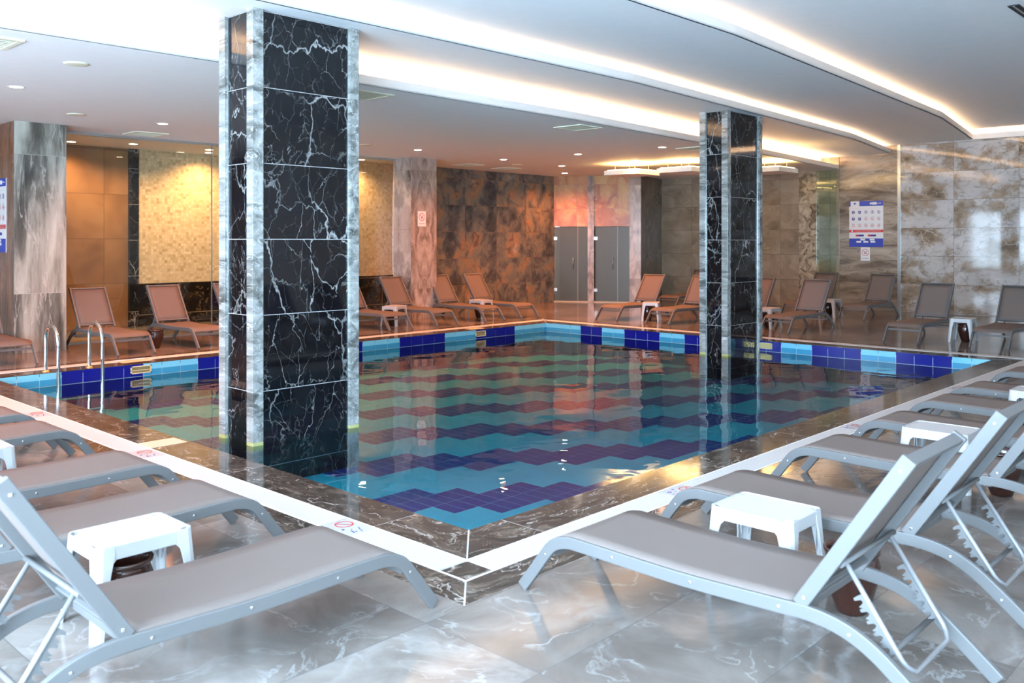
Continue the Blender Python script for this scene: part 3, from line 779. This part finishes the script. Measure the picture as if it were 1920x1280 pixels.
# ------------------------------------------------------------------ lounger
def lounger():
    t = thing('sun_lounger', '', 'sun lounger', (0, 0, 0), 0, 'sun loungers round the pool')
    HW = .315
    path = smooth_path([(0.02, 0.012), (.09, .10), (.17, .205), (.235, .278), (.32, .312), (.45, .316), (1.0, .306), (1.45, .318), (1.62, .322), (1.76, .300), (1.88, .245), (2.0, .155), (2.17, .012)], 5)
    for s in (-1, 1):
        a, b = sorted((s * HW, s * (HW - .028)))
        bm = new(); ribbon(bm, path, .062, a, b); r = obj('side_rail', bm, M['frame'], t, .005)
        bm = new()
        for (y, z) in ((.19, .225), (.62, .312), (1.06, .308), (1.49, .319), (1.79, .288), (2.02, .135)):
            x = s * (HW + .002)
            box(bm, x - .003, x + .003, y - .006, y + .006, z - .006, z + .006)
        for f in bm.faces: pass
        obj('screws', bm, M['screw'], r, .0025)
    # seat sling
    top = [(y, z + .031) for (y, z) in path if .20 < y < 1.56]
    bm = new()
    rows = []
    for (y, z) in top:
        row = []
        for k in range(7):
            x = -.298 + .596 * k / 6
            sag = -.005 * (1 - (x / .298) ** 2) * min(1, (y - .2) * 4)
            row.append(bm.verts.new((x, y, z + sag)))
        rows.append(row)
    for r0, r1 in zip(rows, rows[1:]):
        for k in range(6):
            f = bm.faces.new((r0[k], r0[k + 1], r1[k + 1], r1[k])); f.smooth = True
    o = obj('seat_sling', bm, M['sling'], t); sd = o.modifiers.new('solid', 'SOLIDIFY'); sd.thickness = .006; sd.offset = 0
    # cross bars
    for (y, z) in ((.215, .235), (.95, .288), (1.545, .300)):
        bm = new(); box(bm, -HW + .028, HW - .028, y - .012, y + .012, z - .02, z + .012); obj('cross_bar', bm, M['frame'], t, .003)
    # backrest
    B0 = Vector((1.575, .345)); B1 = Vector((2.02, 1.02)); d = (B1 - B0).normalized()
    for s in (-1, 1):
        a, b = sorted((s * (HW - .004), s * (HW - .032)))
        bm = new(); ribbon(bm, [tuple(B0), tuple(B1)], .062, a, b)
        r = obj('backrest_rail', bm, M['frame'], t, .004)
        bm = new()
        for q in (.045, .75):
            c = B0 + d * q; x = s * (HW - .002)
            box(bm, x - .003, x + .003, c.x - .007, c.x + .007, c.y - .007, c.y + .007)
        obj('screws', bm, M['screw'], r, .0025)
    c = B1 - d * .02
    bm = new(); ribbon(bm, [tuple(c - d * .012), tuple(c + d * .014)], .05, -HW + .032, HW - .032); obj('backrest_top_bar', bm, M['frame'], t, .004)
    c = B0 + d * .06
    bm = new(); ribbon(bm, [tuple(c - d * .012), tuple(c + d * .012)], .04, -HW + .032, HW - .032); obj('backrest_bottom_bar', bm, M['frame'], t, .004)
    nrm = Vector((-d.y, d.x))
    bm = new(); rows = []
    for i in range(9):
        q = B0 + d * (.06 + .71 * i / 8) + nrm * .012
        rows.append([bm.verts.new((-.284 + .568 * k / 6, q.x + .010 * (1 - ((k - 3) / 3) ** 2), q.y)) for k in range(7)])
    for r0, r1 in zip(rows, rows[1:]):
        for k in range(6): f = bm.faces.new((r0[k], r0[k + 1], r1[k + 1], r1[k])); f.smooth = True
    o = obj('backrest_sling', bm, M['sling'], t); sd = o.modifiers.new('solid', 'SOLIDIFY'); sd.thickness = .006; sd.offset = 0
    # support hoop with ratchet plates
    pv = B0 + d * .26 - nrm * .03
    e = Vector((2.0, .165)); hw = .235
    dd = (e - pv).normalized()
    q = e - dd * .06
    pts = [(-hw, pv.x, pv.y), (-hw, q.x, q.y), (-hw + .012, (q + dd * .03).x, (q + dd * .03).y), (-hw + .05, e.x, e.y), (hw - .05, e.x, e.y), (hw - .012, (q + dd * .03).x, (q + dd * .03).y), (hw, q.x, q.y), (hw, pv.x, pv.y)]
    bm = new(); tube(bm, pts, .0105, 10); obj('support_hoop', bm, M['tubeS'], t)
    nn = Vector((dd.y, -dd.x))
    if nn.y > 0: nn = -nn
    for s in (-1, 1):
        poly = []
        L = (e - pv).length
        a0, a1 = .13, L - .09; nt = 5; st = (a1 - a0) / nt
        poly.append(pv + dd * a0)
        for k in range(nt):
            b0 = a0 + k * st
            for (f, h) in ((.0, .034), (.04, .050), (.26, .052), (.32, .040), (.36, .028), (.50, .021), (.66, .024), (.76, .036), (.80, .046), (.88, .046)):
                poly.append(pv + dd * (b0 + f * st) + nn * h)
        poly.append(pv + dd * a1 + nn * .03)
        poly.append(pv + dd * a1)
        bm = new(); prism(bm, [tuple(p) for p in poly], s * hw - .003, s * hw + .003, 'x'); obj('ratchet_plate', bm, M['frame'], t)
    bm = new(); tube(bm, [(-HW + .03, pv.x, pv.y), (HW - .03, pv.x, pv.y)], .012, 10); obj('pivot_tube', bm, M['frame'], t)
    y_, z_ = (pv + dd * (L - .115) + nn * .028)
    bm = new(); tube(bm, [(-HW + .02, 1.905, .205), (HW - .02, 1.905, .205)], .0125, 10); obj('rest_tube', bm, M['frame'], t)
    return t
L0 = lounger()
used = [False]
def place(x, y, rz, lb):
    if not used[0]:
        used[0] = True; L0.location = (x, y, 0); L0.rotation_euler = (0, 0, rz); L0['label'] = lb; return
    dup(L0, (x, y, 0), rz, lb)
RW = [(-.165, 'lounger nearest the camera at bottom right, whole frame and ratchet support in view'),
      (1.055, 'second lounger of the right row, raised back just behind the nearest one'),
      (2.56, 'third lounger of the right row, white side table on its far side'),
      (3.88, 'fourth lounger of the right row, beyond the second white side table'),
      (5.12, 'fifth lounger of the right row, just before the third white side table'),
      (6.20, 'sixth lounger of the right row, cut by the frame beyond the third side table'),
      (7.75, 'farthest lounger of the right row, only its curved foot end showing')]
for x, lb in RW: place(x, -.88, PI, lb)
LW = [(-.435, 'lounger nearest the camera at bottom left, its raised back at the left frame edge'),
      (.925, 'second lounger of the left row, behind the large white side table'),
      (2.06, 'third lounger of the left row, foot end beside the marked tile'),
      (3.64, 'fourth lounger of the left row, beyond the side table cut by the frame'),
      (4.62, 'farthest lounger of the left row, only its foot end in view')]
for y, lb in LW: place(-.93, y, PI / 2, lb)
FLW = [(.60, 'far lounger at the left frame edge before the striped pillar, only its foot end'),
       (2.40, 'far lounger before the bronze wall, behind the pool ladder'),
       (3.77, 'far lounger before the black wainscot, left of the big column'),
       (5.10, 'far lounger mostly hidden behind the big column, only its back edge showing'),
       (7.92, 'far lounger just right of the big column, before the side table'),
       (9.22, 'far lounger before the rosy pillar, behind the side table'),
       (10.69, 'far lounger before the slate wall, left of the side table'),
       (11.87, 'far lounger nearest the far pool corner on the slate wall side')]
for x, lb in FLW: place(x, 10.2, 0, lb)
FRW = [(8.52, 12.6, 'far lounger nearest the far pool corner on the right side, by the glass doors'),
       (7.11, 12.6, 'far lounger right of the urn, half behind the smaller column'),
       (5.62, 12.6, 'far lounger hidden by the smaller column, back edge showing on its right'),
       (4.33, 12.6, 'far lounger right of the smaller column, before the olive wall'),
       (1.87, 12.6, 'far lounger before the light marble wall, left of the bright side table'),
       (.41, 12.6, 'far lounger at the right frame edge, right of the bright side table'),
       (4.48, 16.7, 'lounger under the large rules board, back against the wall'),
       (5.95, 16.7, 'rear lounger seen behind the one right of the smaller column'),
       (9.62, 16.7, 'rear lounger left of the smaller column against the olive wall')]
for y, x, lb in FRW: place(x, y, -PI / 2, lb)

# ------------------------------------------------------------------ plastic side table
def side_table():
    t = thing('side_table', '', 'side table', (0, 0, 0), 0, 'white plastic side tables')
    a, b, h = .235, .185, .43
    c = .045; r = .03
    def outline(a, b, c):
        P = []
        for sx, sy in ((1, 1), (-1, 1), (-1, -1), (1, -1)):
            q = [(a, b - c), (a - c * .45, b - c * .85), (a - c * .85, b - c * .45), (a - c, b)]
            if sx * sy < 0: q = q[::-1]
            P += [(sx * x, sy * y) for x, y in q]
        return P
    bm = new(); prism(bm, outline(a - .012, b - .012, c), h - .022, h - .004, 'z')
    # raised rim and skirts with arches
    def side(L, h0, x_is_long, off_, sgn):
        n_ = 14; pts = []
        for i in range(n_ + 1):
            x = -L + 2 * L * i / n_
            edge = abs(x) / L
            z = h - .068 - .0 * edge
            if edge > .70: z = h - .068 - .17 * ((edge - .70) / .30) ** 2.6
            pts.append((x, z))
        poly = [(-L, h)] + pts + [(L, h)]
        lo, hi = sorted((sgn * off_, sgn * (off_ - .012)))
        prism(bm, poly, lo, hi, 'y' if x_is_long else 'x')
    side(a - c + .012, h, True, b, 1); side(a - c + .012, h, True, b, -1)
    side(b - c + .012, h, False, a, 1); side(b - c + .012, h, False, a, -1)
    obj('tabletop', bm, M['plastic'], t, .004)
    for sx in (-1, 1):
        for sy in (-1, 1):
            bm = new()
            def P(x, y, z):   # splay outward to the floor
                k = (h - z) * .07
                return (sx * (x + k), sy * (y + k), z)
            # L shaped rounded leg: outline in plan swept down with taper
            lv = []
            for z in (h, h - .05, h - .12, h - .22, 0.0):
                w = .085 if z > h - .06 else (.072 if z > h - .2 else .050 + .02 * z / h)
                th = .010
                pl = [(a, b - w), (a, b - .030), (a - .012, b - .010), (a - .032, b), (a - w, b), (a - w, b - th), (a - .036, b - th), (a - .02, b - .02), (a - th, b - .034), (a - th, b - w)]
                lv.append([bm.verts.new(P(x, y, z)) for x, y in pl])
            for A_, B_ in zip(lv, lv[1:]):
                for k in range(10):
                    l = (k + 1) % 10; bm.faces.new((A_[k], A_[l], B_[l], B_[k]))
            bm.faces.new(lv[0]); bm.faces.new(lv[-1][::-1])
            obj('leg', bm, M['plastic'], t, .002)
    return t
T0_ = side_table(); tu = [False]
def table(x, y, rz, lb):
    if not tu[0]:
        tu[0] = True; T0_.location = (x, y, 0); T0_.rotation_euler = (0, 0, rz); T0_['label'] = lb; return
    dup(T0_, (x, y, 0), rz, lb)
table(-2.06, .26, 0, 'large looking white side table at bottom left between the two nearest left loungers')
table(-2.06, 2.80, 0, 'white side table cut by the left frame edge')
table(.445, -1.83, PI / 2, 'white side table at bottom right beside the lounger nearest the camera')
table(3.23, -1.83, PI / 2, 'second white side table of the right row, behind the raised loungers backs')
table(5.68, -1.95, PI / 2, 'third white side table of the right row, at the right frame edge')
table(8.57, 11.25, .35, 'far white side table right of the big column')
table(11.29, 11.30, PI / 2, 'far white side table before the slate wall, left of the far pool corner')
table(13.40, 7.80, .5, 'far white side table left of the smaller column, dark urn beneath it')
table(13.62, 4.98, 0, 'far white side table just right of the smaller column')
table(17.30, 5.22, 0, 'rear white side table under the large rules board')
table(13.75, 1.15, .1, 'bright white side table before the light marble wall')

# ------------------------------------------------------------------ urns
def urn():
    t = thing('ceramic_urn', '', 'urn', (0, 0, 0), 0, 'dark glazed urns under the tables')
    bm = new()
    lathe(bm, [(0, 0), (.065, 0), (.075, .01), (.10, .08), (.128, .18), (.135, .24), (.122, .285), (.118, .295), (.135, .305), (.137, .32), (.125, .322), (.112, .30), (.118, .24), (.09, .08), (0, .05)], 28)
    obj('urn_body', bm, M['pot'], t); return t
U0 = urn(); uu_ = [False]
def pot(x, y, lb):
    if not uu_[0]:
        uu_[0] = True; U0.location = (x, y, 0); U0['label'] = lb; return
    dup(U0, (x, y, 0), 0, lb)
pot(.44, -2.30, 'dark brown urn on the floor behind the nearest lounger at bottom right')
pot(3.22, -2.25, 'dark urn mostly hidden behind the second side table of the right row')
pot(-2.12, .20, 'dark urn under the white side table at bottom left')
pot(3.05, 10.95, 'dark urn between the two far loungers left of the big column')
pot(8.55, 11.27, 'dark urn under the far side table right of the big column')
pot(11.26, 11.32, 'dark urn under the far side table before the slate wall')
pot(13.33, 7.86, 'shiny dark urn under the far side table left of the smaller column')
pot(13.6, 4.95, 'dark urn under the far side table just right of the smaller column')
pot(17.32, 5.30, 'dark urn under the rear side table below the rules board')
pot(13.80, 1.12, 'dark urn under the bright side table before the light marble wall')

# ------------------------------------------------------------------ pool ladder
t = thing('pool_ladder', 'chrome pool ladder with two hooped handrails at the far left edge', 'ladder', (1.03, 9.4, 0))
for x in (-.30, .30):
    bm = new()
    pts = smooth_path([(x, 0, .0), (x, 0, .25), (x, 0, .46), (x, -.03, .57), (x, -.12, .645), (x, -.25, .66), (x, -.38, .60), (x, -.455, .48), (x, -.47, .30), (x, -.47, -.1), (x, -.47, PZ + .02)], 5)
    tube(bm, pts, .026, 14); r = obj('handrail', bm, M['chrome'], t)
    bm = new(); lathe(bm, [(0, .022), (.03, .022), (.045, .015), (.055, .004), (.055, .0)], 20, (x, 0)); obj('flange', bm, M['brass'], r)
for z in (-.34, -.52):
    bm = new(); box(bm, -.28, .28, -.52, -.44, z - .012, z + .012); obj('step', bm, M['chrome'], t, .004)

# ------------------------------------------------------------------ signs
def textmesh(s, size, m, parent, loc, rot, name='caption'):
    cu_ = bpy.data.curves.new(name, 'FONT'); cu_.body = s; cu_.size = size; cu_.align_x = 'CENTER'; cu_.align_y = 'CENTER'; cu_.extrude = .0008
    o = bpy.data.objects.new(name, cu_); COL.objects.link(o)
    dg = bpy.context.evaluated_depsgraph_get(); me = bpy.data.meshes.new_from_object(o.evaluated_get(dg))
    bpy.data.objects.remove(o)
    me.materials.clear(); me.materials.append(m)
    r = bpy.data.objects.new(name, me); COL.objects.link(r); r.parent = parent; r.location = loc; r.rotation_euler = rot
    return r
# signs are modelled facing -y in the local xz plane
def vbox(bm, x0, x1, z0, z1, d=.002, base=0): box(bm, x0, x1, -base - d, -base, z0, z1)
def vring(bm, cx, cz, r, w, y, seg=24):
    A = [bm.verts.new((cx + r * math.cos(2 * PI * k / seg), y, cz + r * math.sin(2 * PI * k / seg))) for k in range(seg)]
    B = [bm.verts.new((cx + (r - w) * math.cos(2 * PI * k / seg), y, cz + (r - w) * math.sin(2 * PI * k / seg))) for k in range(seg)]
    for k in range(seg):
        l = (k + 1) % seg; bm.faces.new((A[k], A[l], B[l], B[k]))
def vdisc(bm, cx, cz, r, y, seg=20): bm.faces.new([bm.verts.new((cx + r * math.cos(2 * PI * k / seg), y, cz + r * math.sin(2 * PI * k / seg))) for k in range(seg)])
def vbar(bm, cx, cz, L, w, ang, y):
    c, s_ = math.cos(ang), math.sin(ang)
    bm.faces.new([bm.verts.new((cx + a * c - b * s_, y, cz + a * s_ + b * c)) for a, b in ((-L, -w), (L, -w), (L, w), (-L, w))])
def diving_sign(loc, rz, lb):
    t = thing('no_diving_sign', lb, 'sign', loc, rz)
    bm = new(); vbox(bm, -.125, .125, -.18, .18, .006); obj('sign_plate', bm, M['signw'], t)
    bm = new(); vring(bm, 0, .04, .095, .012, -.0075); vbar(bm, 0, .04, .088, .006, -PI / 4, -.0075); obj('prohibition_ring', bm, M['signr'], t)
    bm = new(); vbar(bm, 0, .035, .045, .006, .8, -.0070); vbar(bm, .012, .03, .035, .005, -.5, -.0070); vdisc(bm, .036, .075, .011, -.0070); vbar(bm, -.02, .015, .03, .004, 2.2, -.0070); obj('diver_figure', bm, M['signk'], t)
    textmesh('NO DIVING', .036, M['signk'], t, (0, -.0070, -.12), (PI / 2, 0, 0))
    return t
def rules_board(loc, rz, lb):
    t = thing('rules_board', lb, 'sign', loc, rz)
    w, h = .46, .62     # half sizes
    bm = new(); vbox(bm, -w, w, -h, h, .01); obj('board_panel', bm, M['signw'], t)
    f = .0125
    bm = new(); vbox(bm, -w, -w + .04, h - .14, h, .002, .01); vbox(bm, -w + .28, w, h - .135, h, .002, .01); obj('header_band', bm, M['signb'], t)
    bm = new(); vbox(bm, -w + .125, -w + .185, h - .085, h - .045, .002, .01); obj('logo_mark', bm, M['signb'], t)
    bm = new(); vdisc(bm, .13, h - .067, .03, -f); vbox(bm, .16, .29, h - .10, h - .035, .0035, .01); vbar(bm, .36, h - .067, .05, .008, 0, -f); obj('header_logo', bm, M['signw'], t)
    bm = new(); vbox(bm, -w + .1, w - .1, h - .200, h - .196, .0015, .01)
    for r_, zc in enumerate((.25, .065, -.125)):
        for c_ in range(5):
            for q in range(2):
                x = -.345 + c_ * .172; ww = .05 - .01 * ((c_ + q) % 2)
                vbox(bm, x - ww, x + ww, zc - .055 - q * .014, zc - .049 - q * .014, .0015, .01)
    obj('small_print', bm, M['signg'], t)
    for r_, zc in enumerate((.32, .135, -.045)):
        for c_ in range(5):
            x = -.345 + c_ * .172; bm = new()
            blue = r_ == 0 or (r_ == 1 and c_ < 2)
            if blue and c_ in (0, 1): vdisc(bm, x, zc, .042, -.0125)
            else: vring(bm, x, zc, .042, .009, -.0125); vbar(bm, x, zc, .022 + .004 * c_, .008, .5 * c_ + r_, -.0125)
            if not blue: vbar(bm, x, zc, .038, .004, -PI / 4, -.0127)
            p = obj('pictogram', bm, M['signn'] if blue else M['signp'], t)
            if blue and c_ in (0, 1):
                bm = new(); vbar(bm, x, zc - .004, .02, .007, 1.4 if c_ == 0 else .2, -.0135); vdisc(bm, x, zc + .022, .007, -.0135); obj('pictogram_figure', bm, M['signw'], p)
    bm = new(); vbox(bm, -w, w, -.225, -.155, .002, .01); obj('warning_strip', bm, M['signr'], t)
    bm = new(); vdisc(bm, -w + .085, -.19, .025, -.0135)
    for q in range(2): vbox(bm, -.30, .40, -.180 - q * .022, -.176 - q * .022, .0035, .01)
    obj('warning_print', bm, M['signw'], t)
    for (x0, lb_) in ((-.28, 'a'), (.05, 'b')):
        bm = new(); vbox(bm, x0, x0 + .22, -.335, -.285, .002, .01); p = obj('flag_box', bm, M['signn'], t)
        bm = new(); vbox(bm, x0, x0 + .075, -.332, -.288, .004, .01); obj('flag', bm, M['signr'], p)
    bm = new(); vbox(bm, -w, w, -h, -.39, .002, .01); obj('footer_band', bm, M['signb'], t)
    for (x0, z0) in ((-.15, -.445), (.10, -.445), (-.26, -.505), (-.07, -.505), (.12, -.505)):
        bm = new(); vbox(bm, x0, x0 + .13, z0, z0 + .045, .004, .01); obj('number_box', bm, M['signw'], t)
    return t
# facing -X on the right wall: local -y -> world -x  (rz = -90)
rules_board((XR + .018, 5.52, 2.31), -PI / 2, 'large blue and white pool rules board on the banded marble wall at right')
diving_sign((XR + .018, 5.54, 1.50), -PI / 2, 'small no diving sign hanging right under the large rules board')
rules_board((1.099, 12.68, 2.28), -PI / 2, 'blue and white pool rules board cut by the left frame edge')
diving_sign((1.099, 12.70, 1.48), -PI / 2, 'small no diving sign at the left frame edge under the cut rules board')
diving_sign((10.03, 12.019, 2.377), 0, 'small no diving sign on the rosy grey pillar')

# ------------------------------------------------------------------ ceiling fittings
def downlight(x, y, z, lb, en, col=WARM, spot=75):
    t = thing('downlight', lb, 'light', (x, y, z), 0, 'round downlights in the low ceiling')
    bm = new(); lathe(bm, [(.075, -.001), (.105, -.004), (.11, 0)], 24); obj('trim_ring', bm, M['white'], t)
    bm = new(); lathe(bm, [(0, -.003), (.08, -.003)], 24); obj('lamp_face', bm, M['lamp'], t)
    L = bpy.data.lights.new('downlight_lamp', 'SPOT'); L.color = col; L.energy = en; L.spot_size = math.radians(spot * 2); L.spot_blend = .8; L.shadow_soft_size = .08
    o = bpy.data.objects.new('downlight_lamp', L); COL.objects.link(o); o.location = (0, 0, -.03); o.parent = t
DL = [(.01, 8.34, 'downlight above the left striped pillar side of the pool'), (2.95, 10.47, 'downlight left of the big column top'),
      (8.73, 10.65, 'downlight above the rosy grey pillar'), (11.65, 10.88, 'downlight in front of the slate wall, left one'),
      (11.85, 8.73, 'downlight in the middle of the low ceiling right of the small round speaker'), (14.05, 8.72, 'downlight just above the left light box'),
      (14.03, 11.05, 'downlight in front of the slate wall, right one'), (11.89, 6.49, 'downlight nearest the far cove edge left of the smaller column'),
      (16.0, 12.6, 'downlight closest to the glass doors')]
for x, y, lb in DL: downlight(x, y, Z1, lb, 360)
for x, y, lb in ((2.97, 14.45, 'downlight over the bronze wall at its left end'), (3.99, 13.96, 'downlight over the black pilaster between bronze and mosaic'),
                 (5.93, 14.5, 'rear downlight over the mosaic beside the big column'), (5.62, 13.91, 'front downlight over the mosaic beside the big column'),
                 (8.0, 14.3, 'downlight over the mosaic hidden by the big column'), (9.3, 13.4, 'downlight behind the rosy grey pillar')):
    downlight(x, y, Z1, lb, 220, (1, .54, .24))
for x, y, z, lb in ((5.00, 8.40, Z1, 'downlight hidden behind the big column, over the pool edge'), (5.45, 10.50, Z1, 'downlight hidden behind the big column, over the far loungers'),
                    (2.95, 8.40, Z1, 'downlight hidden behind the left post of the big column'), (-2.9, 8.4, Z1, 'added unseen fill downlight in the low ceiling outside the left frame edge, the far one'),
                    (-2.9, 6.0, Z1, 'added unseen fill downlight in the low ceiling outside the left frame edge, the near one'), (-2.9, 4.2, Z2, 'added unseen fill downlight in the middle ceiling step above the left lounger row'),  # lamps left of the frame are added, unseen, to spread more warm light
                    (2.9, -3.2, Z4, 'downlight in the high ceiling above the nearest right lounger'), (7.5, -3.2, Z4, 'downlight in the high ceiling above the farther right loungers')):
    downlight(x, y, z, lb, 360 if y > 3 else 80)
def vent(x, y, lb, s=.30):
    t = thing('air_vent', lb, 'vent', (x, y, Z1), 0, 'square air vents in the low ceiling')
    bm = new(); w = .045
    for (a, b, c, d) in ((-s, s, -s, -s + w), (-s, s, s - w, s), (-s, -s + w, -s + w, s - w), (s - w, s, -s + w, s - w)): box(bm, a, b, c, d, -.015, .0)
    obj('vent_frame', bm, M['vent'], t)
    bm = new()
    for k in range(7):
        y0 = -s + w + .02 + k * (2 * s - 2 * w) / 7; box(bm, -s + w, s - w, y0, y0 + .03, -.011, -.004)
    obj('vent_slats', bm, M['vent'], t)
    bm = new(); box(bm, -s + w, s - w, -s + w, s - w, -.003, -.001); obj('vent_back', bm, M['dark'], t)
for x, y, lb in ((-1.16, 5.68, 'square vent cut by the left frame edge'), (3.42, 5.60, 'square vent right beside the big column top'), (8.10, 5.69, 'square vent close under the far cove'),
                 (3.38, 12.05, 'square vent before the bronze wall glazing'), (12.12, 12.60, 'square vent nearest the slate wall, left one'), (13.60, 12.65, 'square vent nearest the slate wall, right one'),
                 (12.55, 6.10, 'square vent half hidden behind the smaller column')): vent(x, y, lb)
def speaker(x, y, lb):
    t = thing('ceiling_speaker', lb, 'speaker', (x, y, Z1), 0, 'round ceiling speakers')
    bm = new(); lathe(bm, [(0, -.016), (.10, -.016), (.125, -.012), (.135, 0)], 28); obj('speaker_cover', bm, M['vent'], t)
speaker(-.06, 6.21, 'round flat speaker nearest the left frame corner'); speaker(1.50, 10.35, 'round flat speaker between the striped pillar and the vent')
speaker(7.30, 10.60, 'round flat speaker just right of the big column'); speaker(12.9, 11.6, 'small round speaker before the slate wall')
t = thing('slot_diffuser', 'short black linear slot in the highest ceiling at top right', 'vent', (8.0, -1.2, Z4))
bm = new(); box(bm, -.30, .60, -.06, .06, -.012, 0); obj('slot_frame', bm, M['dark'], t)
bm = new(); box(bm, -.28, .58, -.012, .012, -.016, -.012); obj('slot_blade', bm, M['steel'], t)
